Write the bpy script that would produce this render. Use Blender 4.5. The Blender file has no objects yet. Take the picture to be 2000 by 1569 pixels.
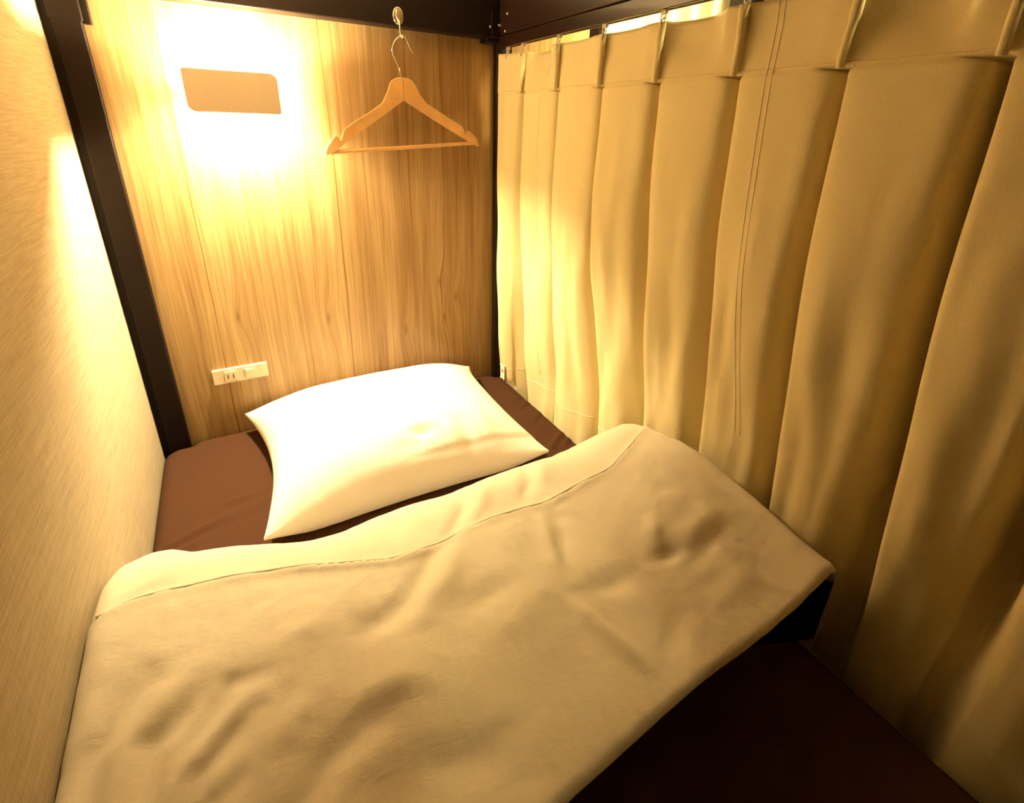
import bpy, bmesh, math, random
import numpy as np
from mathutils import Vector, Matrix, noise

random.seed(7)
PI = math.pi
ZM = 0.45                       # height of the mattress top above the floor
scene = bpy.context.scene
COL = scene.collection

# ------------------------------------------------------------------ materials
def new_mat(name):
    m = bpy.data.materials.new(name)
    m.use_nodes = True
    nt = m.node_tree
    nt.nodes.clear()
    out = nt.nodes.new('ShaderNodeOutputMaterial')
    b = nt.nodes.new('ShaderNodeBsdfPrincipled')
    nt.links.new(b.outputs[0], out.inputs[0])
    return m, nt, b

def N(nt, kind, **kw):
    n = nt.nodes.new(kind)
    for k, v in kw.items():
        if k in n.bl_rna.properties.keys():
            setattr(n, k, v)
        else:
            n.inputs[k].default_value = v
    return n

def ramp(nt, fac, stops, interp='LINEAR'):
    r = nt.nodes.new('ShaderNodeValToRGB')
    r.color_ramp.interpolation = interp
    els = r.color_ramp.elements
    while len(els) < len(stops):
        els.new(0.5)
    for e, (p, c) in zip(els, stops):
        e.position = p
        e.color = (c[0], c[1], c[2], 1)
    nt.links.new(fac, r.inputs[0])
    return r

def mapping(nt, scale, rot=(0, 0, 0)):
    tc = nt.nodes.new('ShaderNodeTexCoord')
    mp = nt.nodes.new('ShaderNodeMapping')
    mp.inputs['Scale'].default_value = scale
    mp.inputs['Rotation'].default_value = rot
    nt.links.new(tc.outputs['Object'], mp.inputs[0])
    return mp

def plain(name, col, rough=0.5, metal=0.0, spec=0.5, coat=0.0, bump=0.0, bscale=60):
    m, nt, b = new_mat(name)
    mp = mapping(nt, (1, 1, 1))
    n = N(nt, 'ShaderNodeTexNoise', Scale=bscale, Detail=4.0)
    nt.links.new(mp.outputs[0], n.inputs['Vector'])
    lo = tuple(c * 0.9 for c in col)
    hi = tuple(min(1, c * 1.1) for c in col)
    r = ramp(nt, n.outputs['Fac'], [(0.3, lo), (0.7, hi)])
    nt.links.new(r.outputs[0], b.inputs['Base Color'])
    b.inputs['Roughness'].default_value = rough
    b.inputs['Metallic'].default_value = metal
    b.inputs['Specular IOR Level'].default_value = spec
    b.inputs['Coat Weight'].default_value = coat
    if bump:
        bp = N(nt, 'ShaderNodeBump', Strength=bump, Distance=0.002)
        nt.links.new(n.outputs['Fac'], bp.inputs['Height'])
        nt.links.new(bp.outputs[0], b.inputs['Normal'])
    return m

def cloth(name, col, crinkle=0.35, weave=0.25, rough=0.9, sheen=0.15, cscale=26, stretch=(1, 1, 1), var=0.05):
    m, nt, b = new_mat(name)
    mp = mapping(nt, stretch)
    n1 = N(nt, 'ShaderNodeTexNoise', Scale=cscale, Detail=6.0, Roughness=0.6, Distortion=1.2)
    nt.links.new(mp.outputs[0], n1.inputs['Vector'])
    n2 = N(nt, 'ShaderNodeTexNoise', Scale=700.0, Detail=2.0)
    nt.links.new(mp.outputs[0], n2.inputs['Vector'])
    lo = tuple(c * (1 - var) for c in col)
    hi = tuple(min(1, c * (1 + var)) for c in col)
    r = ramp(nt, n2.outputs['Fac'], [(0.3, lo), (0.7, hi)])
    nt.links.new(r.outputs[0], b.inputs['Base Color'])
    b1 = N(nt, 'ShaderNodeBump', Strength=crinkle, Distance=0.01)
    nt.links.new(n1.outputs['Fac'], b1.inputs['Height'])
    b2 = N(nt, 'ShaderNodeBump', Strength=weave, Distance=0.001)
    nt.links.new(n2.outputs['Fac'], b2.inputs['Height'])
    nt.links.new(b1.outputs[0], b2.inputs['Normal'])
    nt.links.new(b2.outputs[0], b.inputs['Normal'])
    b.inputs['Roughness'].default_value = rough
    b.inputs['Sheen Weight'].default_value = sheen
    b.inputs['Specular IOR Level'].default_value = 0.2
    return m

def math_node(nt, op, a, b=None):
    n = nt.nodes.new('ShaderNodeMath')
    n.operation = op
    for i, v in enumerate((a, b)):
        if v is None:
            continue
        if isinstance(v, (int, float)):
            n.inputs[i].default_value = v
        else:
            nt.links.new(v, n.inputs[i])
    return n.outputs[0]

def wood_panel(name, boards, x0, x1, axis='X', knots=(), gloss=0.28, gain=1.0):
    """laminate printed with vertical boards; boards: (edge position, tone 0..1)"""
    m, nt, b = new_mat(name)
    tc = nt.nodes.new('ShaderNodeTexCoord')
    sep = nt.nodes.new('ShaderNodeSeparateXYZ')
    nt.links.new(tc.outputs['Object'], sep.inputs[0])
    X = sep.outputs[axis]
    Z = sep.outputs['Z']
    # wavy displacement of the grain
    cmb = nt.nodes.new('ShaderNodeCombineXYZ')
    nt.links.new(math_node(nt, 'MULTIPLY', X, 5.0), cmb.inputs[0])
    nt.links.new(math_node(nt, 'MULTIPLY', Z, 2.2), cmb.inputs[1])
    wob = N(nt, 'ShaderNodeTexNoise', Scale=1.0, Detail=2.0)
    nt.links.new(cmb.outputs[0], wob.inputs['Vector'])
    w = math_node(nt, 'MULTIPLY', math_node(nt, 'SUBTRACT', wob.outputs['Fac'], 0.5), 0.022)
    Xw = math_node(nt, 'ADD', X, w)
    dark = None
    for (kx, kz, s) in knots:
        dx = math_node(nt, 'DIVIDE', math_node(nt, 'SUBTRACT', X, kx), s)
        dz = math_node(nt, 'DIVIDE', math_node(nt, 'SUBTRACT', Z, kz), s * 3.2)
        d2 = math_node(nt, 'ADD', math_node(nt, 'MULTIPLY', dx, dx), math_node(nt, 'MULTIPLY', dz, dz))
        g = math_node(nt, 'POWER', 2.718, math_node(nt, 'MULTIPLY', d2, -0.18))
        Xw = math_node(nt, 'ADD', Xw, math_node(nt, 'MULTIPLY', g, 0.016))
        core = math_node(nt, 'POWER', 2.718, math_node(nt, 'MULTIPLY', d2, -3.5))
        dark = core if dark is None else math_node(nt, 'ADD', dark, core)
    fac = math_node(nt, 'DIVIDE', math_node(nt, 'SUBTRACT', Xw, x0), (x1 - x0))
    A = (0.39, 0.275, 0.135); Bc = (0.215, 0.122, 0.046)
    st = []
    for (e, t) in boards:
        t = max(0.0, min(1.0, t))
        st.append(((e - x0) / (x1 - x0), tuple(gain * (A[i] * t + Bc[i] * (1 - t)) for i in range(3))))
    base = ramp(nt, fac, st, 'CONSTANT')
    # grain streaks
    def streak(sx, sz, detail):
        c = nt.nodes.new('ShaderNodeCombineXYZ')
        nt.links.new(math_node(nt, 'MULTIPLY', Xw, sx), c.inputs[0])
        nt.links.new(math_node(nt, 'MULTIPLY', Z, sz), c.inputs[1])
        n = N(nt, 'ShaderNodeTexNoise', Scale=1.0, Detail=detail, Roughness=0.6)
        nt.links.new(c.outputs[0], n.inputs['Vector'])
        return n.outputs['Fac']
    s1 = ramp(nt, streak(150, 3.0, 4.0), [(0.30, (0.68, 0.60, 0.50)), (0.62, (1.06, 1.06, 1.06))])
    s2 = ramp(nt, streak(30, 1.1, 3.0), [(0.33, (0.74, 0.66, 0.58)), (0.6, (1.08, 1.08, 1.08))])
    s3 = ramp(nt, streak(520, 9.0, 2.0), [(0.35, (0.86, 0.83, 0.78)), (0.55, (1.0, 1.0, 1.0))])
    cur = base.outputs[0]
    for s in (s1, s2, s3):
        mx = nt.nodes.new('ShaderNodeMixRGB'); mx.blend_type = 'MULTIPLY'
        mx.inputs[0].default_value = 0.85
        nt.links.new(cur, mx.inputs[1]); nt.links.new(s.outputs[0], mx.inputs[2])
        cur = mx.outputs[0]
    # thin dark joint lines between the boards
    line = None
    for (e, t) in boards[1:]:
        d = math_node(nt, 'ABSOLUTE', math_node(nt, 'SUBTRACT', Xw, e))
        l = math_node(nt, 'MULTIPLY', math_node(nt, 'LESS_THAN', d, 0.0014), 1.0 if e in (-0.070, 0.262, 0.568) else 0.22)
        line = l if line is None else math_node(nt, 'MAXIMUM', line, l)
    mx = nt.nodes.new('ShaderNodeMixRGB'); mx.blend_type = 'MULTIPLY'
    nt.links.new(math_node(nt, 'MULTIPLY', line, 0.75), mx.inputs[0])
    nt.links.new(cur, mx.inputs[1]); mx.inputs[2].default_value = (0.45, 0.3, 0.2, 1)
    cur = mx.outputs[0]
    if dark is not None:
        mx = nt.nodes.new('ShaderNodeMixRGB'); mx.blend_type = 'MULTIPLY'
        nt.links.new(math_node(nt, 'MULTIPLY', dark, 0.55), mx.inputs[0])
        nt.links.new(cur, mx.inputs[1]); mx.inputs[2].default_value = (0.4, 0.26, 0.16, 1)
        cur = mx.outputs[0]
    nt.links.new(cur, b.inputs['Base Color'])
    b.inputs['Roughness'].default_value = gloss
    b.inputs['Specular IOR Level'].default_value = 0.35
    bp = N(nt, 'ShaderNodeBump', Strength=0.06, Distance=0.001)
    nt.links.new(s1.outputs[0], bp.inputs['Height'])
    nt.links.new(bp.outputs[0], b.inputs['Normal'])
    return m

def wallpaper():
    m, nt, b = new_mat('woven_wallpaper')
    mp = mapping(nt, (1, 14, 420))
    n = N(nt, 'ShaderNodeTexNoise', Scale=1.0, Detail=4.0, Roughness=0.6, Distortion=0.3)
    nt.links.new(mp.outputs[0], n.inputs['Vector'])
    mp2 = mapping(nt, (1, 500, 40))
    n2 = N(nt, 'ShaderNodeTexNoise', Scale=1.0, Detail=2.0)
    nt.links.new(mp2.outputs[0], n2.inputs['Vector'])
    mx = math_node(nt, 'ADD', math_node(nt, 'MULTIPLY', n.outputs['Fac'], 0.7), math_node(nt, 'MULTIPLY', n2.outputs['Fac'], 0.3))
    r = ramp(nt, mx, [(0.32, (0.32, 0.27, 0.175)), (0.66, (0.48, 0.42, 0.31))])
    nt.links.new(r.outputs[0], b.inputs['Base Color'])
    bp = N(nt, 'ShaderNodeBump', Strength=0.35, Distance=0.0008)
    nt.links.new(mx, bp.inputs['Height'])
    nt.links.new(bp.outputs[0], b.inputs['Normal'])
    b.inputs['Roughness'].default_value = 0.75
    b.inputs['Specular IOR Level'].default_value = 0.25
    return m

def emitter(name, col, strength):
    m = bpy.data.materials.new(name)
    m.use_nodes = True
    nt = m.node_tree
    nt.nodes.clear()
    out = nt.nodes.new('ShaderNodeOutputMaterial')
    e = nt.nodes.new('ShaderNodeEmission')
    e.inputs[0].default_value = (col[0], col[1], col[2], 1)
    e.inputs[1].default_value = strength
    nt.links.new(e.outputs[0], out.inputs[0])
    return m

def translucent_plastic():
    m, nt, b = new_mat('clear_plastic')
    b.inputs['Base Color'].default_value = (0.9, 0.86, 0.82, 1)
    b.inputs['Roughness'].default_value = 0.35
    b.inputs['Transmission Weight'].default_value = 0.45
    return m

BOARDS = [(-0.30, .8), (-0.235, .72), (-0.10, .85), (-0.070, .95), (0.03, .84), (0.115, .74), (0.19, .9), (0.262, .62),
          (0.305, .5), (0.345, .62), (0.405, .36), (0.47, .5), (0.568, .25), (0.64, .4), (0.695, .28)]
KNOTS = [(0.545, 0.36, 0.011), (0.56, 0.235, 0.010), (0.205, 0.29, 0.010), (0.43, 0.215, 0.011), (0.60, 0.30, 0.008), (-0.02, 0.33, 0.009)]
M = {}
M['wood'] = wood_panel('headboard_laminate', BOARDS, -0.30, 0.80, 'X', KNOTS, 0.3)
M['wood_far'] = wood_panel('corridor_laminate', [(-0.4, .8), (0.2, .6), (0.5, .9), (0.8, .8), (0.95, .95), (1.1, .8), (1.3, .9), (1.7, .7)], -0.4, 2.4, 'Y', (), 0.4, 1.8)
M['paper'] = wallpaper()
M['frame'] = plain('dark_brown_steel', (0.0065, 0.0028, 0.0015), 0.5, 0.0, 0.16, 0.0, 0.05, 220)
M['rail'] = plain('glossy_brown_rail', (0.014, 0.006, 0.0035), 0.26, 0.0, 0.5, 0.1, 0.0, 220)
M['board'] = plain('bunk_board', (0.48, 0.39, 0.28), 0.6)
M['sheet'] = cloth('brown_sheet', (0.049, 0.0195, 0.0082), 0.22, 0.3, 0.95, 0.0, 9)
M['white_cotton'] = cloth('white_cotton', (0.80, 0.76, 0.70), 0.16, 0.2, 0.9, 0.1, 30)
M['duvet'] = cloth('duvet_cotton', (0.645, 0.595, 0.48), 0.16, 0.2, 0.92, 0.1, 34, (1, 2.2, 1))
M['curtain'] = cloth('curtain_fabric', (0.70, 0.61, 0.35), 0.05, 0.35, 0.75, 0.2, 7, (1, 3, .5), 0.09)
M['stitch'] = cloth('stitching_thread', (0.80, 0.74, 0.60), 0.1, 0.3)
M['curtain_far'] = cloth('far_curtain_fabric', (0.72, 0.66, 0.50), 0.05, 0.2)
M['beech'] = plain('lacquered_beech', (0.56, 0.33, 0.13), 0.32, 0.0, 0.5, 0.25, 0.0, 30)
M['chrome'] = plain('chrome', (0.75, 0.72, 0.68), 0.16, 1.0)
M['brass'] = plain('warm_metal', (0.62, 0.5, 0.34), 0.25, 1.0)
M['ivory'] = plain('ivory_plastic', (0.56, 0.48, 0.34), 0.4)
M['slot'] = plain('dark_slot', (0.02, 0.012, 0.008), 0.6)
M['plate'] = plain('painted_plate', (0.60, 0.50, 0.39), 0.6, 0.0, 0.3, 0.0, 0.0, 900)
M['plastic'] = translucent_plastic()
def frosted():
    m, nt, b = new_mat('frosted_acrylic')
    b.inputs['Base Color'].default_value = (0.85, 0.82, 0.76, 1)
    b.inputs['Roughness'].default_value = 0.6
    t = nt.nodes.new('ShaderNodeBsdfTranslucent'); t.inputs[0].default_value = (0.85, 0.8, 0.72, 1)
    mx = nt.nodes.new('ShaderNodeMixShader'); mx.inputs[0].default_value = 0.55
    out = [n for n in nt.nodes if n.type == 'OUTPUT_MATERIAL'][0]
    nt.links.new(b.outputs[0], mx.inputs[1]); nt.links.new(t.outputs[0], mx.inputs[2]); nt.links.new(mx.outputs[0], out.inputs[0])
    return m
M['frosted'] = frosted()
M['label'] = plain('white_label', (0.78, 0.72, 0.66), 0.8)
M['red'] = plain('red_print', (0.45, 0.05, 0.03), 0.8)
M['ink'] = plain('dark_ink', (0.05, 0.035, 0.02), 0.8)
M['dark_wall'] = plain('dark_brown_wall', (0.035, 0.022, 0.014), 0.8)
M['floor'] = plain('grey_floor', (0.16, 0.12, 0.09), 0.7)
M['plaster'] = plain('plaster', (0.7, 0.66, 0.6), 0.8)
LAMP_COL = (1.0, 0.78, 0.42)
M['bulb'] = emitter('lamp_glow', LAMP_COL, 6000.0)
M['corridor_glow'] = emitter('corridor_lamp_glow', (1.0, 0.78, 0.32), 220.0)

# ------------------------------------------------------------------ helpers
def link(name, me, mat, parent=None, smooth=False):
    o = bpy.data.objects.new(name, me)
    COL.objects.link(o)
    if mat is not None:
        me.materials.append(mat)
    if parent is not None:
        o.parent = parent
        P = Vector((0, 0, 0)); q = parent
        while q is not None:
            P = P + q.location; q = q.parent
        o.location = -P
    if smooth:
        me.polygons.foreach_set('use_smooth', [True] * len(me.polygons))
    return o

def obj(name, bm, mat, parent=None, smooth=False, bevel=0.0, seg=2):
    bmesh.ops.recalc_face_normals(bm, faces=bm.faces)
    me = bpy.data.meshes.new(name)
    bm.to_mesh(me); bm.free()
    o = link(name, me, mat, parent, smooth)
    if bevel:
        md = o.modifiers.new('bevel', 'BEVEL')
        md.width = bevel; md.segments = seg; md.limit_method = 'ANGLE'; md.angle_limit = math.radians(40)
        me.polygons.foreach_set('use_smooth', [True] * len(me.polygons))
        w = o.modifiers.new('wn', 'WEIGHTED_NORMAL'); w.keep_sharp = True
    return o

def mesh_obj(name, verts, faces, mat, parent=None, smooth=True):
    me = bpy.data.meshes.new(name)
    me.from_pydata([tuple(v) for v in verts], [], faces)
    me.update()
    return link(name, me, mat, parent, smooth)

def add_box(bm, a, b):
    vs = [bm.verts.new((x, y, z)) for x in (a[0], b[0]) for y in (a[1], b[1]) for z in (a[2], b[2])]
    for f in ((0, 1, 3, 2), (4, 6, 7, 5), (0, 4, 5, 1), (2, 3, 7, 6), (0, 2, 6, 4), (1, 5, 7, 3)):
        bm.faces.new([vs[i] for i in f])

def box(name, a, b, mat, parent=None, bevel=0.0):
    bm = bmesh.new()
    add_box(bm, a, b)
    return obj(name, bm, mat, parent, False, bevel)

def add_tube(bm, pts, radii, n=10, closed=False):
    pts = [Vector(p) for p in pts]
    if not hasattr(radii, '__len__'):
        radii = [radii] * len(pts)
    rings = []
    T0 = None; U = None
    for i, p in enumerate(pts):
        a = pts[i - 1] if i > 0 else (pts[-1] if closed else pts[0])
        c = pts[(i + 1) % len(pts)] if (i < len(pts) - 1 or closed) else pts[-1]
        T = (c - a).normalized()
        if U is None:
            U = T.orthogonal().normalized()
        else:
            U = (U - T * U.dot(T))
            U = U.normalized() if U.length > 1e-6 else T.orthogonal().normalized()
        V = T.cross(U)
        rings.append([bm.verts.new(p + (U * math.cos(2 * PI * k / n) + V * math.sin(2 * PI * k / n)) * radii[i]) for k in range(n)])
    cnt = len(rings) if closed else len(rings) - 1
    for i in range(cnt):
        A, B = rings[i], rings[(i + 1) % len(rings)]
        for k in range(n):
            bm.faces.new((A[k], A[(k + 1) % n], B[(k + 1) % n], B[k]))
    if not closed:
        bm.faces.new(rings[0][::-1]); bm.faces.new(rings[-1])

def tube(name, pts, r, mat, parent=None, n=10, closed=False):
    bm = bmesh.new(); add_tube(bm, pts, r, n, closed)
    return obj(name, bm, mat, parent, True)

def spline(ctrl, per=8):
    """Catmull-Rom through the control points"""
    P = [Vector(c) for c in ctrl]
    P = [P[0] * 2 - P[1]] + P + [P[-1] * 2 - P[-2]]
    out = []
    for i in range(1, len(P) - 2):
        for k in range(per):
            t = k / per
            a, b, c, d = P[i - 1], P[i], P[i + 1], P[i + 2]
            out.append(0.5 * ((2 * b) + (c - a) * t + (2 * a - 5 * b + 4 * c - d) * t * t + (3 * b - a - 3 * c + d) * t ** 3))
    out.append(P[-2])
    return out

def rounded_rect(x0, x1, z0, z1, r, n=6):
    if not hasattr(r, '__len__'):
        r = (r, r, r, r)
    pts = []
    for (cx, cz, a0, rr) in ((x1 - r[0], z1 - r[0], 0, r[0]), (x0 + r[1], z1 - r[1], 90, r[1]), (x0 + r[2], z0 + r[2], 180, r[2]), (x1 - r[3], z0 + r[3], 270, r[3])):
        for k in range(n + 1):
            a = math.radians(a0 + 90 * k / n)
            pts.append((cx + rr * math.cos(a), cz + rr * math.sin(a)))
    return pts

def add_prism_y(bm, poly, y0, y1):
    """polygon in x,z extruded from y0 to y1"""
    A = [bm.verts.new((p[0], y0, p[1])) for p in poly]
    B = [bm.verts.new((p[0], y1, p[1])) for p in poly]
    n = len(poly)
    for k in range(n):
        bm.faces.new((A[k], A[(k + 1) % n], B[(k + 1) % n], B[k]))
    bm.faces.new(A[::-1]); bm.faces.new(B)

def prism(name, poly, y0, y1, mat, parent=None, bevel=0.0):
    bm = bmesh.new(); add_prism_y(bm, poly, y0, y1)
    return obj(name, bm, mat, parent, False, bevel)

def add_cyl(bm, c, axis, r, h, n=20, r2=None):
    ax = Vector(axis).normalized(); U = ax.orthogonal().normalized(); V = ax.cross(U); c = Vector(c)
    r2 = r if r2 is None else r2
    A = [bm.verts.new(c + (U * math.cos(2 * PI * k / n) + V * math.sin(2 * PI * k / n)) * r) for k in range(n)]
    B = [bm.verts.new(c + ax * h + (U * math.cos(2 * PI * k / n) + V * math.sin(2 * PI * k / n)) * r2) for k in range(n)]
    for k in range(n):
        bm.faces.new((A[k], A[(k + 1) % n], B[(k + 1) % n], B[k]))
    bm.faces.new(A[::-1]); bm.faces.new(B)

def tag(o, label, cat, group=None):
    o['label'] = label; o['category'] = cat
    if group:
        o['group'] = group
    return o

def thing(name, loc, label, cat, group=None):
    o = bpy.data.objects.new(name, None)
    o.empty_display_size = 0.05
    COL.objects.link(o)
    o.location = loc
    return tag(o, label, cat, group)

def struct(o):
    o['kind'] = 'structure'
    return o

def smooth(a, b, x):
    t = np.clip((np.asarray(x, float) - a) / (b - a), 0, 1)
    return t * t * (3 - 2 * t)

def seg_gauss(X, Y, pts, w, taper=True):
    """bell-shaped ridge along a polyline; 1 on the line, fading across and to its ends"""
    best = np.zeros_like(X)
    L = [math.dist(pts[i], pts[i + 1]) for i in range(len(pts) - 1)]
    tot = sum(L); acc = 0
    for i in range(len(pts) - 1):
        ax, ay = pts[i]; bx, by = pts[i + 1]
        dx, dy = bx - ax, by - ay
        t = np.clip(((X - ax) * dx + (Y - ay) * dy) / (dx * dx + dy * dy), 0, 1)
        d2 = (X - ax - t * dx) ** 2 + (Y - ay - t * dy) ** 2
        g = np.exp(-d2 / (2 * w * w))
        if taper:
            s = (acc + t * L[i]) / tot
            g = g * np.sin(PI * np.clip(s * 0.86 + 0.07, 0, 1)) ** 0.7
        best = np.maximum(best, g)
        acc += L[i]
    return best

def fnoise(X, Y, scale, seed=0.0, octaves=3):
    out = np.zeros(X.size)
    xf, yf = X.ravel(), Y.ravel()
    for i in range(X.size):
        out[i] = noise.fractal(Vector((xf[i] * scale + seed, yf[i] * scale - seed, seed * 0.37)), 0.6, 2.0, octaves)
    return out.reshape(X.shape)

def edge_samples(lo, hi, r_lo, r_hi, nr, step):
    a = [lo + r_lo * (1 - math.cos(PI / 2 * k / nr)) for k in range(nr)]
    b = [hi - r_hi * (1 - math.cos(PI / 2 * k / nr)) for k in range(nr)][::-1]
    n = max(2, int((hi - r_hi - lo - r_lo) / step))
    mid = [lo + r_lo + (hi - r_hi - lo - r_lo) * k / n for k in range(n + 1)]
    return np.array(a + mid + b)

def rnd(s, r):
    t = np.clip(s / r, 0, 1)
    return np.sqrt(np.clip(1 - (1 - t) ** 2, 0, 1))

def grid_solid(X, Y, Zt, zb, inset=0.0):
    """closed solid: top surface plus skirt and underside"""
    ny, nx = X.shape
    top = np.stack([X, Y, Zt], -1).reshape(-1, 3)
    verts = top.tolist()
    faces = []
    for j in range(ny - 1):
        for i in range(nx - 1):
            a = j * nx + i
            faces.append((a, a + 1, a + nx + 1, a + nx))
    ring = [i for i in range(nx)] + [j * nx + nx - 1 for j in range(1, ny)] + [(ny - 1) * nx + i for i in range(nx - 2, -1, -1)] + [j * nx for j in range(ny - 2, 0, -1)]
    base = len(verts)
    for r in ring:
        verts.append([top[r][0], top[r][1] + (inset if r < nx else 0.0), zb])
    n = len(ring)
    for k in range(n):
        faces.append((ring[(k + 1) % n], ring[k], base + k, base + (k + 1) % n))
    c = len(verts)
    verts.append([float(X.mean()), float(Y.mean()), zb])
    for k in range(n):
        faces.append((base + (k + 1) % n, base + k, c))
    return verts, faces

# ------------------------------------------------------------------ the setting
FZ = -ZM
struct(box('floor', (-0.35, -2.4, FZ - 0.05), (2.0, 2.4, FZ), M['floor']))
struct(box('wall_left', (-0.35, -2.4, FZ), (-0.25, 0.10, 1.95), M['paper']))
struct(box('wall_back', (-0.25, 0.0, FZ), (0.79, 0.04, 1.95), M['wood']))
struct(box('wall_front', (-0.25, -2.40, FZ), (2.0, -2.35, 1.95), M['dark_wall']))
struct(box('wall_right', (1.76, -2.35, FZ), (1.86, 2.4, 1.95), M['wood_far']))
struct(box('wall_corridor', (0.75, 2.35, FZ), (1.76, 2.40, 1.95), M['plaster']))
struct(box('ceiling', (-0.35, -2.4, 1.95), (2.0, 2.4, 2.0), M['plaster']))

# ------------------------------------------------------------------ bunk frame
frame = thing('bunk_bed', (-0.21, -0.025, FZ), 'dark brown steel bunk bed of posts and beams framing the sleeping space', 'bunk bed')
for (x0, x1, y0, y1) in ((-0.235, -0.186, -0.024, -0.001), (0.731, 0.782, -0.024, -0.001), (-0.235, -0.186, -2.06, -2.01), (0.731, 0.782, -2.06, -2.01)):
    box('post', (x0, y0, FZ), (x1, y1, 1.90), M['frame'], frame, 0.004)
box('gap_shade_strip', (-0.2495, -0.012, FZ), (-0.2352, -0.001, 1.17), M['frame'], frame)  # added dark strip standing in for the shade between post and wall
box('post_sleeve', (-0.2375, -0.0265, 0.988), (-0.1835, -0.001, 1.14), M['frame'], frame, 0.003)
box('head_beam', (-0.1835, -0.050, 1.044), (0.731, -0.001, 1.170), M['frame'], frame, 0.004)
box('side_beam', (0.723, -2.01, 1.0495), (0.773, -0.0525, 1.17), M['rail'], frame, 0.006)
box('foot_beam', (-0.186, -2.06, 1.044), (0.731, -2.01, 1.170), M['frame'], frame, 0.004)
box('bracket', (-0.1855, -0.018, 0.985), (-0.172, -0.0015, 1.044), M['frame'], frame, 0.002)
box('bracket', (0.690, -0.046, 1.033), (0.7305, -0.0015, 1.046), M['frame'], frame, 0.002)
box('bracket', (0.700, -0.0545, 1.046), (0.7305, -0.0502, 1.11), M['frame'], frame, 0.001)
for (bx, by, bz, ax) in ((0.695, -0.0545, 1.069, (0, -1, 0)), (0.722, -0.0545, 1.075, (0, -1, 0)), (0.723, -0.10, 1.096, (-1, 0, 0)), (0.723, -0.088, 1.057, (-1, 0, 0))):
    bm = bmesh.new(); add_cyl(bm, (bx, by, bz), ax, 0.0042, 0.003, 14, 0.0028)
    obj('bolt', bm, M['chrome'], frame, True)
box('upper_bunk_base', (-0.25 + 0.002, -2.05, 1.171), (0.782, -0.0005, 1.19), M['board'], frame)
box('lower_bunk_base', (-0.248, -2.06, -0.16), (0.757, -0.053, -0.121), M['board'], frame)
box('side_rail_light_block', (0.757, -2.01, -0.26), (0.930, -0.0525, -0.17), M['frame'], frame, 0.004)  # bed rail, widened outwards to block corridor light leaking under the curtain

# curtain rail: a C-shaped track under the side beam
bm = bmesh.new()
prof = [(-0.016, 0.0), (-0.005, 0.0), (-0.005, 0.004), (-0.012, 0.004), (-0.012, 0.024), (0.012, 0.024), (0.012, 0.004), (0.005, 0.004), (0.005, 0.0), (0.016, 0.0), (0.016, 0.028), (-0.016, 0.028)]
for (yy0, yy1) in ((-0.056, -2.005),):
    A = [bm.verts.new((0.736 + p[0] * 0.7, yy0, 1.021 + p[1])) for p in prof]
    B = [bm.verts.new((0.736 + p[0] * 0.7, yy1, 1.021 + p[1])) for p in prof]
    for k in range(len(prof)):
        bm.faces.new((A[k], A[(k + 1) % len(prof)], B[(k + 1) % len(prof)], B[k]))
    bm.faces.new(A[::-1]); bm.faces.new(B)
rail = obj('curtain_rail', bm, M['rail'], None, False, 0.0018)
tag(rail, 'dark brown metal curtain track fixed under the side beam', 'curtain rail')

# ------------------------------------------------------------------ mattress
MX0, MX1, MY0, MY1 = -0.2485, 0.756, -2.0, -0.0535 + 0.05
xs = edge_samples(MX0, MX1, 0.03, 0.03, 7, 0.0065)
ys = edge_samples(MY0, MY1, 0.03, 0.03, 7, 0.0075)
X, Y = np.meshgrid(xs, ys)
sx = np.minimum(X - MX0, MX1 - X); sy = np.minimum(Y - MY0, MY1 - Y)
Z = -0.028 + 0.028 * np.minimum(rnd(sx, 0.03), 1) * rnd(sy, 0.03)
Z = Z + 0.0015 * fnoise(X, Y, 6.0, 3.1, 2)
for pts, a, w in (([(-0.245, -0.43), (-0.17, -0.395), (-0.10, -0.37)], 0.006, 0.006), ([(-0.235, -0.455), (-0.15, -0.42)], 0.004, 0.006),
                  ([(-0.12, -0.33), (-0.03, -0.315)], 0.004, 0.007), ([(-0.14, -0.40), (-0.03, -0.36)], 0.003, 0.008),
                  ([(0.70, -0.225), (0.745, -0.20)], 0.004, 0.004), ([(0.69, -0.275), (0.745, -0.245)], 0.005, 0.004),
                  ([(0.69, -0.36), (0.75, -0.31)], 0.004, 0.005), ([(0.66, -0.50), (0.745, -0.44)], 0.007, 0.006), ([(0.70, -0.50), (0.75, -0.47)], 0.006, 0.005)):
    g = seg_gauss(X, Y, pts, w)
    off = seg_gauss(X, Y, [(p[0] + 0.004, p[1] - 0.012) for p in pts], w * 1.3)
    Z = Z + a * g - 0.7 * a * off
# round the plan corners
def corner(Xa, Ya):
    r = 0.045
    for cx, sgn in ((MX0, 1), (MX1, -1)):
        for cy, sg2 in ((MY0, 1), (MY1, -1)):
            u = (Xa - cx) * sgn; v = (Ya - cy) * sg2
            m = (u < r) & (v < r)
            du, dv = r - u, r - v
            dd = np.sqrt(du * du + dv * dv); mxx = np.maximum(du, dv)
            k = np.where(m & (dd > 1e-9), mxx / np.maximum(dd, 1e-9), 1)
            Xa = np.where(m, cx + sgn * (r - du * k), Xa); Ya = np.where(m, cy + sg2 * (r - dv * k), Ya)
    return Xa, Ya
Xc, Yc = corner(X, Y)
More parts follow.
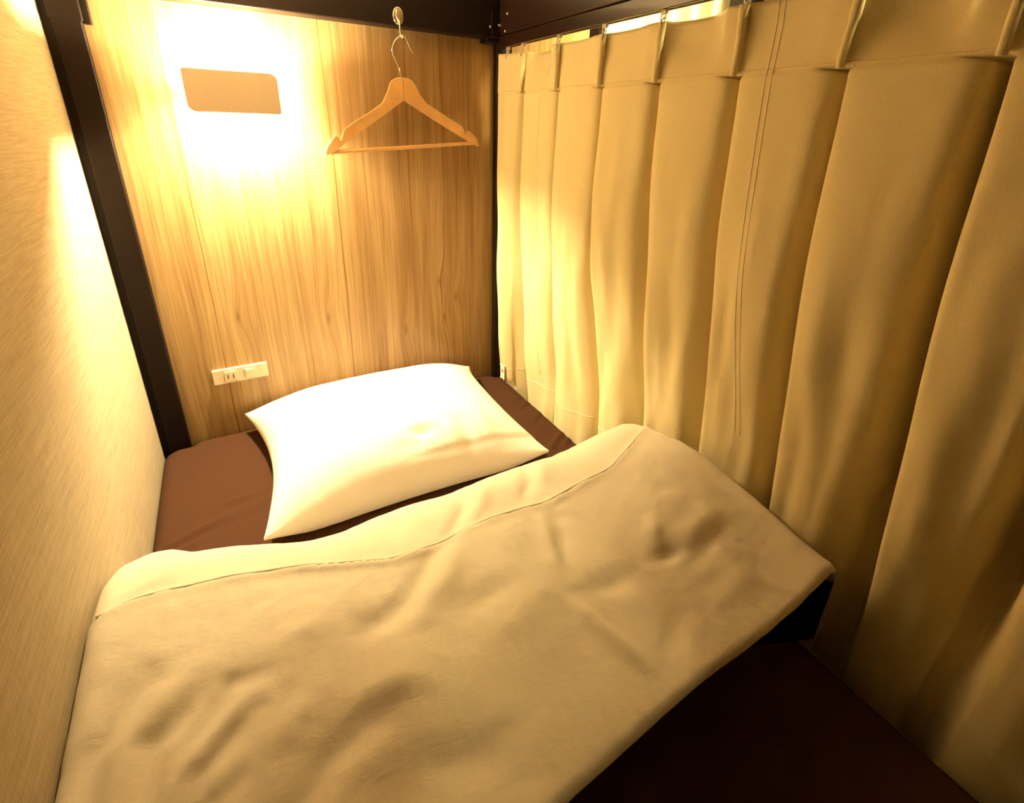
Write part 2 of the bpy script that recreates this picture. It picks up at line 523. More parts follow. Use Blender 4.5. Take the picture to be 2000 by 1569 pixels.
# the foam is squeezed back a little where it meets the two head posts
y0_ = MY1 - 0.07
lim_ = MY1 - 0.023 * np.clip(smooth(-0.160, -0.181, Xc) + smooth(0.706, 0.726, Xc), 0, 1)
Yc = np.where(Yc > y0_, y0_ + (Yc - y0_) * (lim_ - y0_) / 0.07, Yc)
v, f = grid_solid(Xc, Yc, Z, -0.12)
mattress = mesh_obj('mattress', v, f, M['sheet'])
tag(mattress, 'flat bunk mattress in a fitted brown sheet under the pillow and duvet', 'mattress')

# ------------------------------------------------------------------ pillow
nu = 110
us = np.sin(np.linspace(-PI / 2, PI / 2, nu)) * 0.5 + np.linspace(-1, 1, nu) * 0.5
Uu, Vv = np.meshgrid(us, us)
FL, FR, BL, BR = np.array((-0.042, -0.535)), np.array((0.622, -0.552)), np.array((-0.047, -0.035)), np.array((0.628, -0.040))
a = (Uu + 1) / 2; b = (Vv + 1) / 2
PX = (1 - a) * (1 - b) * FL[0] + a * (1 - b) * FR[0] + (1 - a) * b * BL[0] + a * b * BR[0]
PY = (1 - a) * (1 - b) * FL[1] + a * (1 - b) * FR[1] + (1 - a) * b * BL[1] + a * b * BR[1]
PX = PX - 0.040 * Uu * (1 - Vv ** 2) * np.abs(Uu) ** 3
PY = PY - np.where(Vv < 0, 0.026, 0.010) * Vv * (1 - Uu ** 2) * np.abs(Vv) ** 3
# bulging: back edge bows out towards the wall in its middle
PY = PY + 0.020 * (1 - Uu ** 2) * (b ** 4)
env = np.clip((1 - np.abs(Uu) ** 3.2), 0, 1) ** 0.60 * np.clip((1 - np.abs(Vv) ** np.where(Vv < 0, 3.4, 2.2)), 0, 1) ** np.where(Vv < 0, 0.62, 0.60)
ctr = 0.030 + 0.028 * b                                    # height of the seam line
ctr = ctr + 0.012 * (np.abs(Uu) ** 4) * (1 - b)
ZT = ctr + env * (0.112 + 0.010 * b) + 0.003
ZB = np.maximum(0.003, ctr - env * 0.10 - 0.003)
nz = fnoise(PX, PY, 9.0, 1.7, 2)
ZT = ZT + env * 0.004 * nz
for pts, am, w in (([(0.30, -0.44), (0.345, -0.452)], -0.012, 0.010), ([(0.285, -0.425), (0.345, -0.432)], 0.005, 0.008), ([(0.385, -0.43), (0.40, -0.49)], 0.006, 0.007),
                   ([(0.42, -0.42), (0.435, -0.50)], -0.006, 0.010), ([(0.47, -0.41), (0.49, -0.50)], 0.005, 0.010), ([(0.52, -0.40), (0.60, -0.52)], 0.004, 0.008),
                   ([(0.14, -0.40), (0.16, -0.52)], 0.0016, 0.004), ([(-0.02, -0.08), (0.02, -0.25)], 0.004, 0.014), ([(0.0, -0.42), (-0.03, -0.51)], 0.004, 0.01),
                   ([(0.24, -0.47), (0.34, -0.475)], -0.005, 0.013)):
    ZT = ZT + am * seg_gauss(PX, PY, pts, w)
# flat hem band along the front edge
hem = np.clip(env * 3, 0, 1) * smooth(-0.80, -0.86, Vv) * smooth(-0.2, 0.25, Uu)
ZT = ZT - 0.006 * hem
ZT = np.maximum(ZT, ZB + 0.002)
nv = nu * nu
vt = np.stack([PX, PY, ZT], -1).reshape(-1, 3)
vb = np.stack([PX, PY, ZB], -1).reshape(-1, 3)
verts = np.concatenate([vt, vb]).tolist()
faces = []
for j in range(nu - 1):
    for i in range(nu - 1):
        q = j * nu + i
        faces.append((q, q + 1, q + nu + 1, q + nu))
        faces.append((nv + q, nv + q + nu, nv + q + nu + 1, nv + q + 1))
ring = [i for i in range(nu)] + [j * nu + nu - 1 for j in range(1, nu)] + [(nu - 1) * nu + i for i in range(nu - 2, -1, -1)] + [j * nu for j in range(nu - 2, 0, -1)]
for k in range(len(ring)):
    p, q = ring[k], ring[(k + 1) % len(ring)]
    faces.append((q, p, nv + p, nv + q))
pil = thing('pillow', (0.29, -0.29, 0.0), 'plump white cotton pillow lying at the head of the brown mattress', 'pillow')
mesh_obj('pillowcase', verts, faces, M['white_cotton'], pil)

# ------------------------------------------------------------------ duvet
DX0, DX1 = -0.2485, 0.768
def interp(tab, x):
    return np.interp(x, [t[0] for t in tab], [t[1] for t in tab])
BACK = [(-0.26, -0.592), (-0.235, -0.560), (-0.20, -0.545), (-0.17, -0.553), (-0.14, -0.580), (-0.09, -0.592), (-0.03, -0.612), (0.02, -0.633), (0.08, -0.641), (0.14, -0.641), (0.2, -0.636), (0.28, -0.643), (0.36, -0.633),
        (0.45, -0.634), (0.53, -0.637), (0.6, -0.628), (0.68, -0.615), (0.77, -0.605)]
SEAM = [(-0.26, -0.772), (-0.206, -0.760), (-0.159, -0.758), (-0.083, -0.765), (0.012, -0.795), (0.088, -0.826), (0.13, -0.848), (0.196, -0.849), (0.25, -0.848), (0.31, -0.844), (0.37, -0.846), (0.41, -0.852), (0.48, -0.846),
        (0.565, -0.845), (0.62, -0.822), (0.72, -0.768), (0.77, -0.735)]
FRONT = [(-0.26, -1.240), (0.0, -1.236), (0.18, -1.226), (0.28, -1.217), (0.41, -1.207), (0.56, -1.203), (0.70, -1.192), (0.77, -1.186)]
def smooth_tab(tab):
    xx = np.linspace(-0.27, 0.79, 240)
    yy = interp(tab, xx)
    k = np.hanning(11); k /= k.sum()
    yy = np.convolve(np.pad(yy, 5, mode='edge'), k, 'valid')
    return lambda x: np.interp(x, xx, yy)
fb, fs, ff = smooth_tab(BACK), smooth_tab(SEAM), smooth_tab(FRONT)
xs = edge_samples(DX0, DX1, 0.03, 0.035, 7, 0.0048)
RB, RF = 0.155, 0.040
tt = edge_samples(0, 1, 0.05, 0.26, 12, 0.0085)
X = np.repeat(xs[None, :], len(tt), 0)
Yb, Yf, Ys = fb(X), ff(X), fs(X)
Y = Yf + (Yb - Yf) * tt[:, None]
sb = Yb - Y; sf = Y - Yf
H = 0.188 + 0.026 * smooth(0.35, 0.66, X) * np.exp(-((Y + 0.93) / 0.16) ** 2) + 0.014 * np.exp(-((X + 0.25) / 0.12) ** 2) * np.exp(-((Y + 0.78) / 0.12) ** 2)
H = H + 0.010 * np.exp(-((X - 0.15) / 0.25) ** 2 - ((Y + 1.0) / 0.15) ** 2)
H = H - 0.012 * smooth(-1.0, -1.22, Y)
H = H + 0.007 * fnoise(X, Y, 5.0, 8.3, 2) + 0.0016 * fnoise(X, Y, 26.0, 2.2, 3)
# hem strip behind the seam lies lower than the cover in front of it
ds = Y - Ys
step = smooth(-0.0035, 0.0035, ds)
lift = 0.004 + 0.006 * np.exp(-((X - 0.07) / 0.09) ** 2) + 0.003 * np.exp(-((X - 0.2) / 0.04) ** 2)
H = H - lift * step + lift * 0.6 * np.exp(-(ds + 0.006) ** 2 / (2 * 0.006 ** 2))
VAL = [([(-0.171, -0.882), (-0.214, -0.951), (-0.222, -1.03), (-0.225, -1.12)], -0.009, 0.011), ([(-0.108, -0.930), (-0.162, -0.971), (-0.166, -1.06)], -0.009, 0.011),
       ([(-0.054, -0.947), (-0.087, -0.939), (-0.128, -1.000)], -0.009, 0.010), ([(-0.066, -0.988), (-0.119, -1.024), (-0.13, -1.08)], -0.009, 0.010),
       ([(-0.087, -1.051), (-0.126, -1.07), (-0.15, -1.12)], -0.008, 0.011), ([(0.060, -1.06), (0.0, -1.078), (-0.04, -1.115)], -0.009, 0.014),
       ([(0.200, -0.858), (0.165, -0.90), (0.130, -0.932), (0.065, -0.955)], -0.013, 0.013), ([(0.235, -0.875), (0.195, -0.925), (0.15, -0.965)], 0.010, 0.016),
       ([(0.110, -1.074), (0.051, -1.063)], -0.002, 0.013), ([(0.115, -1.045), (0.045, -1.035)], 0.006, 0.013),
       ([(0.340, -1.055), (0.352, -1.11), (0.366, -1.165)], 0.014, 0.0075), ([(0.384, -0.887), (0.347, -0.990)], 0.006, 0.009), ([(0.41, -0.885), (0.37, -0.99)], -0.005, 0.010),
       ([(0.500, -1.048), (0.542, -1.056)], -0.009, 0.008), ([(0.505, -1.028), (0.545, -0.99)], 0.007, 0.010), ([(0.647, -1.055), (0.534, -1.080)], -0.005, 0.010),
       ([(0.66, -1.03), (0.56, -1.04)], 0.006, 0.012), ([(0.443, -1.050), (0.350, -1.040)], -0.006, 0.012), ([(0.272, -0.981), (0.190, -0.985)], -0.006, 0.014),
       ([(0.028, -0.922), (-0.03, -0.912)], 0.005, 0.014), ([(-0.13, -0.90), (-0.185, -0.96), (-0.195, -1.05)], 0.006, 0.013), ([(-0.07, -0.968), (-0.14, -1.02)], 0.005, 0.010),
       ([(0.0, -1.01), (-0.06, -1.04)], 0.005, 0.014), ([(0.16, -1.15), (0.08, -1.13)], -0.006, 0.014), ([(0.46, -1.13), (0.40, -1.17)], -0.005, 0.012),
       ([(0.56, -0.93), (0.60, -1.0)], 0.005, 0.016), ([(0.62, -1.10), (0.66, -1.17)], -0.004, 0.010), ([(0.30, -1.02), (0.22, -1.05)], 0.004, 0.016), ([(0.62, -1.13), (0.52, -1.145)], 0.004, 0.012),
       # folds in the hem strip
       ([(0.315, -0.735), (0.282, -0.79), (0.213, -0.862)], -0.010, 0.010), ([(0.345, -0.735), (0.31, -0.80), (0.27, -0.84)], 0.006, 0.012), ([(0.455, -0.72), (0.420, -0.785), (0.386, -0.820)], -0.008, 0.009),
       ([(0.49, -0.715), (0.45, -0.79)], 0.005, 0.012), ([(0.19, -0.72), (0.15, -0.80)], -0.005, 0.012), ([(-0.19, -0.66), (-0.22, -0.74)], -0.007, 0.012), ([(-0.13, -0.70), (-0.20, -0.745)], 0.005, 0.009),
       ([(0.02, -0.72), (0.07, -0.80)], -0.004, 0.012), ([(0.58, -0.70), (0.54, -0.80)], -0.003, 0.014)]
for pts, am, w in VAL:
    H = H + am * seg_gauss(X, Y, pts, w)
E = rnd(sb, RB) * (0.94 + 0.06 * rnd(sf, 0.012)) * (0.86 + 0.14 * rnd(X - DX0, 0.03)) * (0.78 + 0.22 * rnd(DX1 - X, 0.03))
Zt = 0.004 + H * E
duv = thing('duvet', (0.26, -0.92, 0.0), 'cream cotton duvet folded across the bed below the pillow', 'duvet')
v, f = grid_solid(X, Y, Zt, 0.003, 0.16)
cover = mesh_obj('duvet_cover', v, f, M['duvet'], duv)
# piping along the seam of the turned hem
def duvet_z(x, y):
    j = int(np.argmin(np.abs(xs - x)))
    col = Y[:, j]
    return float(np.interp(y, col, Zt[:, j]))
pts = [(x, float(fs(x)) - 0.003, duvet_z(x, float(fs(x)) - 0.003) - 0.0016) for x in np.linspace(-0.236, 0.755, 150)]
zsm = np.convolve(np.pad([p[2] for p in pts], 4, mode='edge'), np.ones(9) / 9, 'valid')
pts = [(p[0], p[1], float(q) + 0.0006) for p, q in zip(pts, zsm)]
tube('seam_piping', pts, 0.0030, M['duvet'], duv, 6)

# ------------------------------------------------------------------ curtain
PLEATS = [-0.166, -0.334, -0.503, -0.671, -0.848, -1.017, -1.184, -1.352, -1.52, -1.69, -1.86]
Y_EDGE, Y_END = -0.062, -2.0
ST = 0.905                       # height of the header stitching
ZTOP, ZBOT = 1.005, -0.166
zs = np.concatenate([np.linspace(ZTOP, 0.915, 12), np.linspace(0.912, 0.895, 8), np.linspace(0.885, 0.30, 48), np.linspace(0.285, ZBOT, 34)])
random.seed(21)
var = [dict(w=random.uniform(.85, 1.2), d=random.uniform(.85, 1.2), dr=random.uniform(-.012, .012), b=random.uniform(.75, 1.3), ph=random.uniform(0, 6)) for _ in range(len(PLEATS) + 2)]
BIG = {3: 1.3, 4: 1.8, 5: 1.6, 6: 2.2, 7: 2.0}
def baseX(y, z):
    x = 0.738 + 0.040 * smooth(0.75, 0.02, z)
    x = x - (0.021 + 0.040 * smooth(0.75, 0.02, z)) * smooth(-0.16, -0.068, y)
    return x
def period(k, z):
    """plan curve of one panel between two pleats at height z"""
    first = (k == 0)
    y0 = Y_EDGE if first else PLEATS[k - 1]
    y1 = PLEATS[k] if k < len(PLEATS) else Y_END
    v0, v1 = var[k], var[k + 1]
    b = min(max((ST - z) / (ST - ZBOT), 0), 1)
    a = float(smooth(ST - 0.006, ST + 0.004, z))
    g0, g1 = BIG.get(k - 1, 1), BIG.get(k, 1)
    y0 = y0 if first else y0 + v0['dr'] * b
    y1 = y1 + v1['dr'] * b
    L = y0 - y1
    w0 = (0.0068 + 0.015 * b ** 0.7) * v0['w'] * (1 + 0.35 * (g0 - 1)); w1 = (0.0068 + 0.015 * b ** 0.7) * v1['w'] * (1 + 0.35 * (g1 - 1))
    d0 = (0.105 + 0.030 * min(1, b * 2.2)) * v0['d'] * (1 + .25 * (g0 - 1)); d1 = (0.105 + 0.030 * min(1, b * 2.2)) * v1['d'] * (1 + .25 * (g1 - 1))
    low_ = 1 - 0.62 * float(smooth(0.34, 0.06, z))
    d0 *= low_; d1 *= low_
    B = (0.003 + 0.022 * math.sin(PI * min(b * 1.15, 1) * 0.62)) * v0['b']
    low = [(0, d0), (0.30 * w0, d0 * .93), (0.75 * w0, d0 * .42), (w0, 0.04 * d0), (w0 + 0.010, -B), (0.36 * L, -0.95 * B), (0.58 * L, -0.62 * B),
           (L - w1 - 0.010 - 0.012 * b, 0.02 * d1 - 0.2 * B), (L - w1, 0.26 * d1), (L - 0.8 * w1, 0.75 * d1), (L, d1)]
    if first:
        low[0] = (0, 0.010); low[1] = (0.005, 0.001); low[2] = (0.013, -0.005); low[3] = (0.022, -0.001); low[4] = (0.032, 0.002)
    wv = (0.8 + 0.5 * math.sin(v0['ph'])) * float(smooth(0.902, 0.975, z))
    top = [(0, 0.004), (.02 * L, .005), (.05 * L, .008), (.09 * L, .012), (.18 * L, .018), (.36 * L, .022), (.56 * L, .020), (.70 * L, .010), (.80 * L, .000), (.92 * L, .001), (L, 0.004)]
    if first:
        top = [(t[0], t[1] * 0.25) for t in top]
    pts = []
    for (p, q) in zip(low, top):
        pts.append((y0 - (p[0] * (1 - a) + q[0] * a), p[1] * (1 - a) + q[1] * wv * a))
    return pts
def cr(pts, per):
    P = np.array(pts); P = np.vstack([2 * P[0] - P[1], P, 2 * P[-1] - P[-2]])
    out = []
    for i in range(1, len(P) - 2):
        t = np.linspace(0, 1, per, endpoint=False)[:, None]
        A, Bq, Cq, D = P[i - 1], P[i], P[i + 1], P[i + 2]
        out.append(0.5 * (2 * Bq + (Cq - A) * t + (2 * A - 5 * Bq + 4 * Cq - D) * t ** 2 + (3 * Bq - A - 3 * Cq + D) * t ** 3))
    return np.vstack(out)
rows = []
NP = len(PLEATS) + 1
for z in zs:
    row = []
    for k in range(NP):
        c = cr(period(k, z), 5)
        row.append(c)
    last = np.array([[period(NP - 1, z)[-1][0], period(NP - 1, z)[-1][1]]])
    rows.append(np.vstack(row + [last]))
CY = np.array([r[:, 0] for r in rows]); CX = np.array([r[:, 1] for r in rows])
CZ = np.repeat(zs[:, None], CY.shape[1], 1)
CXo = CX.copy()
b_ = np.clip((ST - CZ) / (ST - ZBOT), 0, 1)
CX = CX + baseX(CY, CZ)
soft = fnoise(CY * 3.2, CZ * 0.55, 5.0, 4.4, 2)
CX = CX + 0.013 * soft * smooth(0.02, 0.4, b_)
# broad billow towards the foot of the bed
CX = CX + 0.012 * np.sin(CY * 7 + 1.0) * smooth(0.2, 0.9, b_)
# the duvet presses the cloth outwards, the mattress edge keeps it out lower down
def keep_out(CX, limit, zmax, zsoft, weight):
    """lean every strip of cloth outwards, from zsoft down, until it clears the limit below zmax"""
    sel = (CZ[:, 0] < zmax)
    need = np.clip(limit - CX[sel].min(0), 0, None) * weight
    k = np.hanning(61); k /= k.sum()
    wide = np.array([need[max(0, i - 16):i + 17].max() for i in range(len(need))])
    need = np.maximum(need, np.convolve(np.pad(wide, 30, mode='edge'), k, 'valid'))
    return CX + need[None, :] * smooth(zsoft, zmax, CZ)
CX = keep_out(CX, 0.7635, 0.03, 0.40, smooth(-0.085, -0.165, CY[-20]))
wy = smooth(-0.46, -0.58, CY[-20]) * smooth(-1.45, -1.25, CY[-20])
CX = keep_out(CX, 0.777, 0.245, 0.72, wy)
CZ = np.where(CX < 0.7625, np.maximum(CZ, 0.0105), CZ)
CZ = CZ - 0.004 * np.clip(CXo, 0, 0.03) / 0.02 * (CZ > 0.94) * ((CZ - 0.94) / 0.065)
nr, nc = CX.shape
verts = np.stack([CX, CY, CZ], -1).reshape(-1, 3).tolist()
faces = [(j * nc + i, j * nc + i + 1, (j + 1) * nc + i + 1, (j + 1) * nc + i) for j in range(nr - 1) for i in range(nc - 1)]
cur = thing('curtain', (0.75, -1.03, ZBOT), 'long beige pinch pleated privacy curtain closing the side of the bed', 'curtain')
cl = mesh_obj('fabric', verts, faces, M['curtain'], cur)
sd = cl.modifiers.new('thickness', 'SOLIDIFY'); sd.thickness = 0.0016; sd.offset = 0.0

def on_curtain(i_col, z):
    zc = CZ[:, i_col][::-1]
    return (float(np.interp(z, zc, CX[:, i_col][::-1])), float(np.interp(z, zc, CY[:, i_col][::-1])), z)
per_n = 10 * 5
# stitched rolls that gather the pleats at the header
for k, yk in enumerate(PLEATS):
    c = (k + 1) * per_n
    pts = []; rad = []
    for t in np.linspace(0, 1, 14):
        z = 1.002 - (1.002 - 0.904) * t
        x, y, _ = on_curtain(c, max(z, 0.912))
        pts.append((x - 0.0085, y + 0.001 * math.sin(t * 5 + 2 * k), z))
        rad.append(0.0075 if t < 0.42 else 0.0056)
    tube('pleat_roll', pts, rad, M['curtain'], cur, 8)
# header stitching, one line per panel, and hem stitching
def line_on(name, zf, k0, k1, rad, off, mat, lo=0.0, hi=1.0):
    pts = []
    for i in range(int(k0 * per_n + lo * per_n), int(k1 * per_n + hi * per_n) + 1):
        i = min(i, nc - 1)
        x, y, z = on_curtain(i, zf(i))
        pts.append((x - off, y, z))
    return tube(name, pts, rad, mat, cur, 5)
for k in range(NP):
    line_on('header_stitching', lambda i: ST + 0.006, k, k, 0.0009, 0.0012, M['curtain'], 0.04, 0.96)
for k in range(7):
    line_on('hem_stitching', lambda i: 0.058, k, k, 0.0010, 0.0012, M['stitch'] if k < 5 else M['curtain'], 0.04, 0.8)
# vertical seams
def seam(y_top, y_bot, z0, z1, dbl):
    for dy in dbl:
        pts = []
        for t in np.linspace(0, 1, 60):
            z = z0 + (z1 - z0) * t; yy = y_top + (y_bot - y_top) * t + dy
            j = int(np.argmin(np.abs(CZ[:, nc // 2] - z)))
            i = int(np.argmin(np.abs(CY[j] - yy) + 0.5 * np.maximum(CX[j] - baseX(CY[j], z) - 0.015, 0)))
            x, y, zz = on_curtain(i, z)
            # interpolate between the two neighbouring columns
            i2 = min(max(i + (1 if yy < y else -1), 0), nc - 1)
            x2, y2, _ = on_curtain(i2, z)
            s = 0 if abs(y2 - y) < 1e-6 else max(0, min(1, (yy - y) / (y2 - y)))
            pts.append((x + (x2 - x) * s - 0.0010, y + (y2 - y) * s, z))
        tube('vertical_seam', pts, 0.0007, M['stitch'], cur, 5)
seam(-0.258, -0.262, 1.0, 0.10, (0,))
seam(-0.897, -0.945, 1.0, 0.28, (0, -0.010))
# care label sewn to the side hem
ic = int(np.argmin(np.abs(CY[-30, :50] + 0.098)))
zsel = (CZ[:, ic] > 0.015) & (CZ[:, ic] < 0.075)
lx = float(CX[zsel][:, max(0, ic - 4):ic + 5].min()) - 0.0022
lab = box('care_label', (lx, -0.112, 0.018), (lx + 0.001, -0.086, 0.070), M['label'], cur, 0.0)
lab['label'] = 'small white care label with a red mark'
box('printed_mark', (lx - 0.0006, -0.104, 0.042), (lx - 0.0001, -0.094, 0.053), M['red'], lab)

# runners
def runner(P, label):
    r = thing('curtain_runner', P, label, 'curtain runner', 'clear plastic runners in the curtain track')
    bm = bmesh.new()
    add_box(bm, (P[0] - 0.0035, P[1] - 0.0065, P[2] - 0.002), (P[0] + 0.0035, P[1] + 0.0065, P[2] + 0.0175))
    add_box(bm, (P[0] - 0.0075, P[1] - 0.007, P[2] + 0.006 + 0.0005), (P[0] + 0.0075, P[1] + 0.007, P[2] + 0.013))
    obj('glider', bm, M['plastic'], r, False, 0.0012)
    ring = [(P[0] - 0.002, P[1] + 0.0055 * math.cos(t), P[2] - 0.0075 + 0.0075 * math.sin(t)) for t in np.linspace(0, 2 * PI, 20, endpoint=False)]
    bm = bmesh.new()
    add_tube(bm, ring, 0.0012, 6, True)
    add_tube(bm, [(P[0] - 0.003, P[1] - 0.004, P[2] - 0.008), (P[0] - 0.011, P[1] - 0.006, P[2] - 0.014), (P[0] - 0.012, P[1] - 0.007, P[2] - 0.026)], 0.0013, 6)
    h = obj('hook', bm, M['plastic'], r, True)
    return r
ORD = ['second', 'third', 'fourth', 'fifth', 'sixth', 'seventh', 'eighth']
RY = [-0.085] + PLEATS[:6]
proto = None
for k, y in enumerate(RY):
    P = (0.736, y, 1.0170)
    lb = 'clear plastic curtain runner nearest the back corner post' if k == 0 else 'clear plastic curtain runner, %s along the track from the back post' % ORD[k - 1]
    if proto is None:
        proto = runner(P, lb)
    else:
        c = proto.copy(); COL.objects.link(c); c.location = P; c['label'] = lb
        for ch in list(proto.children):
            d = ch.copy(); COL.objects.link(d); d.parent = c

# ------------------------------------------------------------------ wall lamp
lamp = thing('wall_lamp', (0.055, 0.0, 0.872), 'lit wall lamp with a plain rectangular front plate on the headboard', 'wall lamp')
prism('mounting_plate', rounded_rect(0.005, 0.105, 0.848, 0.898, 0.004), -0.012, -0.0005, M['plate'], lamp, 0.0015)
prism('front_plate', rounded_rect(-0.035, 0.1445, 0.8305, 0.9135, (0.016, 0.006, 0.016, 0.006)), -0.104, -0.100, M['plate'], lamp, 0.0012)
for (bx0, bx1) in ((-0.0345, -0.0315), (0.141, 0.144)):
    box('side_plate', (bx0, -0.0998, 0.8355), (bx1, -0.034, 0.9085), M['frosted'], lamp)
for bx in (0.012, 0.094):
    box('bracket', (bx, -0.100, 0.869), (bx + 0.004, -0.012, 0.875), M['plate'], lamp)
bm = bmesh.new()
add_tube(bm, [(0.033, -0.054, 0.8745), (0.037, -0.054, 0.8745), (0.045, -0.054, 0.8745), (0.075, -0.054, 0.8745), (0.084, -0.054, 0.8745), (0.088, -0.054, 0.8745)], [0.006, 0.013, 0.016, 0.016, 0.012, 0.005], 16)
obj('bulb', bm, M['bulb'], lamp, True)
box('socket', (0.010, -0.062, 0.862), (0.0335, -0.042, 0.882), M['plate'], lamp, 0.002)

# ------------------------------------------------------------------ outlet
out = thing('power_outlet', (-0.038, 0.0, 0.150), 'slim horizontal ivory wall plate with socket and switch on the headboard', 'power outlet')
OX0, OX1, OZ0, OZ1 = -0.105, 0.028, 0.1505, 0.192
prism('cover_plate', rounded_rect(OX0, OX1, OZ0, OZ1, 0.002), -0.011, -0.0004, M['ivory'], out, 0.0015)
so = prism('socket', rounded_rect(-0.077, -0.047, 0.1575, 0.1855, 0.0015), -0.0150, -0.0111, M['ivory'], out, 0.0008)
for sx_ in (-0.0690, -0.0560):
    box('slot', (sx_ - 0.0012, -0.0155, 0.1655), (sx_ + 0.0012, -0.0151, 0.1775), M['slot'], so)
sw = prism('switch', rounded_rect(-0.031, -0.0025, 0.1575, 0.1855, 0.0015), -0.0130, -0.0111, M['ivory'], out, 0.0008)
bm = bmesh.new()
add_prism_y(bm, rounded_rect(-0.027, -0.0065, 0.160, 0.183, 0.001), -0.0168, -0.0131)
rk = obj('rocker', bm, M['ivory'], sw, False, 0.0007)

# ------------------------------------------------------------------ hook and hanger
hk = thing('adhesive_hook', (0.444, -0.050, 1.066), 'oval metal hook stuck to the dark head beam above the hanger', 'hook')
bm = bmesh.new()
add_prism_y(bm, [(0.4435 + 0.0135 * math.cos(t), 1.0655 + 0.0195 * math.sin(t)) for t in np.linspace(0, 2 * PI, 40, endpoint=False)], -0.0545, -0.0505)
obj('back_plate', bm, M['chrome'], hk, False, 0.0015)
bm = bmesh.new()
add_prism_y(bm, [(0.4385, 1.079), (0.4485, 1.079), (0.451, 1.065), (0.4445, 1.052), (0.4425, 1.052), (0.436, 1.065)], -0.059, -0.0546)
obj('strap', bm, M['brass'], hk, False, 0.0012)
tube('prong', spline([(0.4435, -0.0585, 1.056), (0.4435, -0.0615, 1.040), (0.4440, -0.0625, 1.024), (0.4450, -0.0655, 1.0165), (0.4455, -0.0720, 1.0165), (0.4460, -0.0750, 1.0235)], 6), 0.0020, M['brass'], hk, 10)

hg = thing('coat_hanger', (0.443, -0.047, 0.745), 'pale wooden coat hanger hanging from the metal hook on the beam', 'coat hanger')
hl = [(0.4468,0.876),(0.397,0.841),(0.344,0.806),(0.297,0.778),(0.264,0.749),(0.244,0.741),(0.237,0.739),(0.241,0.756),(0.255,0.775),(0.2665,0.788),(0.272,0.783),(0.2785,0.7735),(0.2815,0.7845),(0.290,0.803),(0.321,0.824),(0.360,0.846),(0.391,0.868),(0.406,0.894),(0.414,0.915),(0.421,0.923),(0.434,0.929),(0.4468,0.9295)]
hr = [(0.4472,0.876),(0.529,0.831),(0.630,0.777),(0.645,0.771),(0.662,0.764),(0.657,0.783),(0.639,0.801),(0.629,0.806),(0.624,0.804),(0.620,0.796),(0.6165,0.806),(0.609,0.818),(0.572,0.837),(0.509,0.871),(0.491,0.891),(0.480,0.914),(0.471,0.924),(0.460,0.929),(0.4472,0.9295)]
a_l = prism('arm', hl, -0.0535, -0.0415, M['beech'], hg, 0.0014)
a_r = prism('arm', hr, -0.0535, -0.0415, M['beech'], hg, 0.0014)
for o_ in (a_l, a_r):
    o_.modifiers.remove(o_.modifiers['wn'])
    o_.data.polygons.foreach_set('use_smooth', [False] * len(o_.data.polygons))
tube('trouser_bar', [(0.252, -0.0475, 0.7465), (0.262, -0.0475, 0.7478), (0.64, -0.0475, 0.7730), (0.648, -0.0475, 0.7735)], [0.0054, 0.0054, 0.0048, 0.0046], M['beech'], hg, 12)
wire = [(0.4435, -0.047, 0.925), (0.441, -0.0475, 0.947), (0.4325, -0.050, 0.965), (0.4235, -0.055, 0.981), (0.4220, -0.060, 0.994), (0.428, -0.064, 1.0085), (0.4385, -0.067, 1.0185), (0.4465, -0.0690, 1.0205), (0.456, -0.070, 1.014), (0.463, -0.069, 0.999), (0.468, -0.067, 0.991), (0.4730, -0.066, 0.986)]
tube('hook', spline(wire, 6), 0.0015, M['chrome'], hg, 8)
bm = bmesh.new(); add_cyl(bm, (0.4413, -0.0475, 0.9445), (0, 0, 1), 0.0024, 0.006, 12)
obj('ferrule', bm, M['chrome'], hg, True)

# ------------------------------------------------------------------ across the corridor
for i, (yy0, yy1) in enumerate(((0.762, 0.842), (-0.090, 0.010))):
    p = box('bunk_post', (1.685, yy0, FZ), (1.745, yy1, 1.945), M['frame'], None, 0.004)
    tag(p, 'dark bunk post across the corridor, beside the pale wood panel' if i == 0 else 'dark bunk post across the corridor, at the near end of the bright curtain', 'post', 'bunk posts across the corridor')
yy = np.linspace(0.755, 0.02, 160); zz = np.linspace(1.75, 0.2, 14)
verts = []
for z in zz:
    for k, y in enumerate(yy):
        verts.append((1.715 + 0.018 * math.sin(y * 62 + 0.6 * math.sin(y * 11)) * (1 + 0.25 * math.sin(z * 3)), y, z))
faces = [(j * 160 + i, j * 160 + i + 1, (j + 1) * 160 + i + 1, (j + 1) * 160 + i) for j in range(13) for i in range(159)]
fc = mesh_obj('curtain', verts, faces, M['curtain_far'])
sd = fc.modifiers.new('thickness', 'SOLIDIFY'); sd.thickness = 0.002
tag(fc, 'bright yellowish curtain of the bunk across the corridor, seen above the track', 'curtain')
bm = bmesh.new()
for (y, h, t) in ((1.025, 0.026, 0.004), (0.985, 0.014, 0.004), (0.960, 0.020, 0.004), (0.935, 0.022, 0.009)):
    A = [bm.verts.new((xx, y + d, z)) for xx in (1.7595, 1.7575) for (d, z) in ((-t, 1.14), (t, 1.14), (t * .3, 1.222 + h), (-t * .3, 1.222 + h))]
    bm.faces.new(A[:4]); bm.faces.new(A[4:][::-1])
    for k in range(4):
        bm.faces.new((A[k], A[4 + k], A[4 + (k + 1) % 4], A[(k + 1) % 4]))
lt = obj('wall_lettering', bm, M['ink'])
tag(lt, 'tips of dark painted strokes on the pale panel across the corridor', 'lettering')

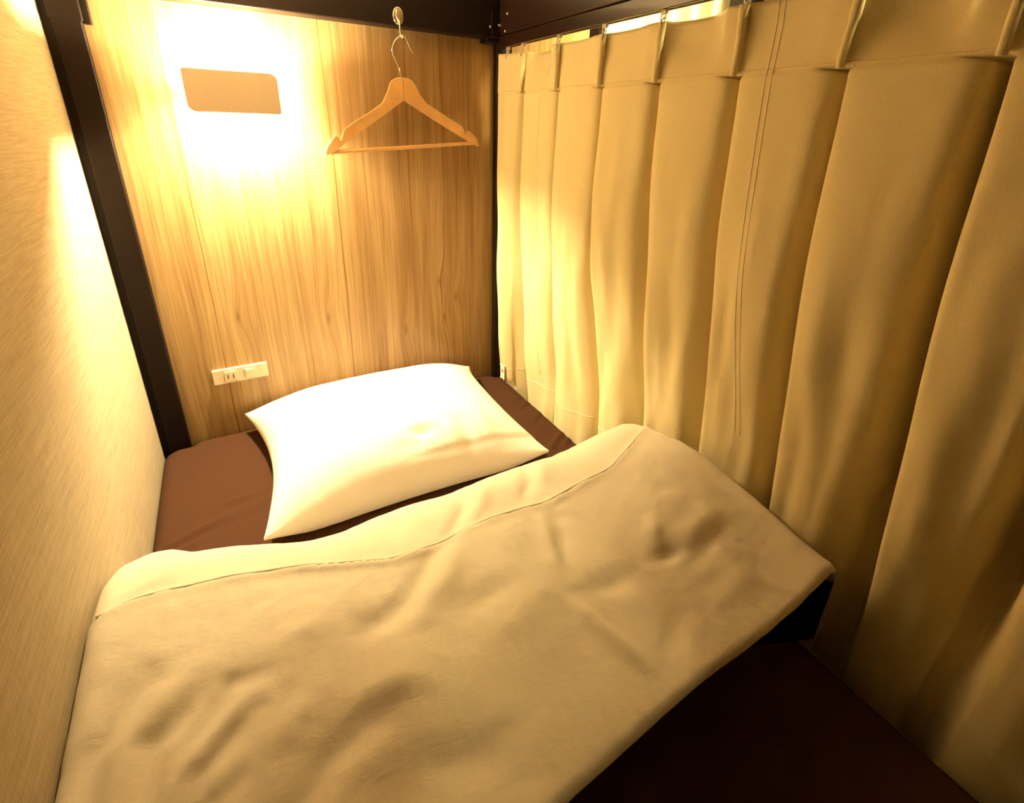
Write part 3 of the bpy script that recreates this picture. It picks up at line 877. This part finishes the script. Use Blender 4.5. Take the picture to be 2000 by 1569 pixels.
for (ly, lb) in ((0.55, 'square ceiling lamp lighting the corridor beyond the head of the bed'), (-1.45, 'square ceiling lamp lighting the corridor beside the foot of the bed')):
    cl_ = thing('corridor_lamp', (1.30, ly, 1.95), lb, 'ceiling lamp', 'corridor ceiling lamps')
    box('housing', (1.10, ly - 0.20, 1.925), (1.50, ly + 0.20, 1.9495), M['plaster'], cl_, 0.004)
    box('diffuser', (1.12, ly - 0.18, 1.915), (1.48, ly + 0.18, 1.9245), M['corridor_glow'], cl_)

# ------------------------------------------------------------------ stand everything on the floor at z = 0
for o in list(scene.objects):
    if o.parent is None:
        o.location.z += ZM

# ------------------------------------------------------------------ camera
yaw, pitch, roll = 0.536, 0.3803, -0.0313
F_PX, CX_PX, CY_PX, W, Hh = 979.35, 1022.3, 640.9, 2000.0, 1569.0
fwd = Vector((math.sin(yaw) * math.cos(pitch), math.cos(yaw) * math.cos(pitch), -math.sin(pitch)))
right = Vector((math.cos(yaw), -math.sin(yaw), 0)); down = fwd.cross(right)
r2 = math.cos(roll) * right + math.sin(roll) * down
d2 = -math.sin(roll) * right + math.cos(roll) * down
cam = bpy.data.cameras.new('camera'); co = bpy.data.objects.new('camera', cam); COL.objects.link(co)
mw = Matrix((r2, -d2, -fwd)).transposed().to_4x4()
mw.translation = Vector((0, -1.45, 0.565 * 1.45 + ZM))
co.matrix_world = mw
cam.sensor_fit = 'HORIZONTAL'; cam.sensor_width = 36.0
cam.lens = F_PX / W * 36.0
cam.shift_x = (W / 2 - CX_PX) / W
cam.shift_y = (CY_PX - Hh / 2) / W
cam.clip_start = 0.02
scene.camera = co

# ------------------------------------------------------------------ world and view
w = bpy.data.worlds.new('world'); scene.world = w
w.use_nodes = True
bg = w.node_tree.nodes.get('Background')
bg.inputs[0].default_value = (1.0, 0.7, 0.4, 1); bg.inputs[1].default_value = 0.0
vs = scene.view_settings
scene.display_settings.display_device = 'sRGB'
vs.view_transform = 'Standard'; vs.look = 'None'; vs.gamma = 1.0; vs.use_curve_mapping = False
vs.exposure = 0.0
scene.cycles.max_bounces = 14
scene.cycles.diffuse_bounces = 10
scene.cycles.glossy_bounces = 4
scene.cycles.use_denoising = True
scene.cycles.sample_clamp_indirect = 12.0
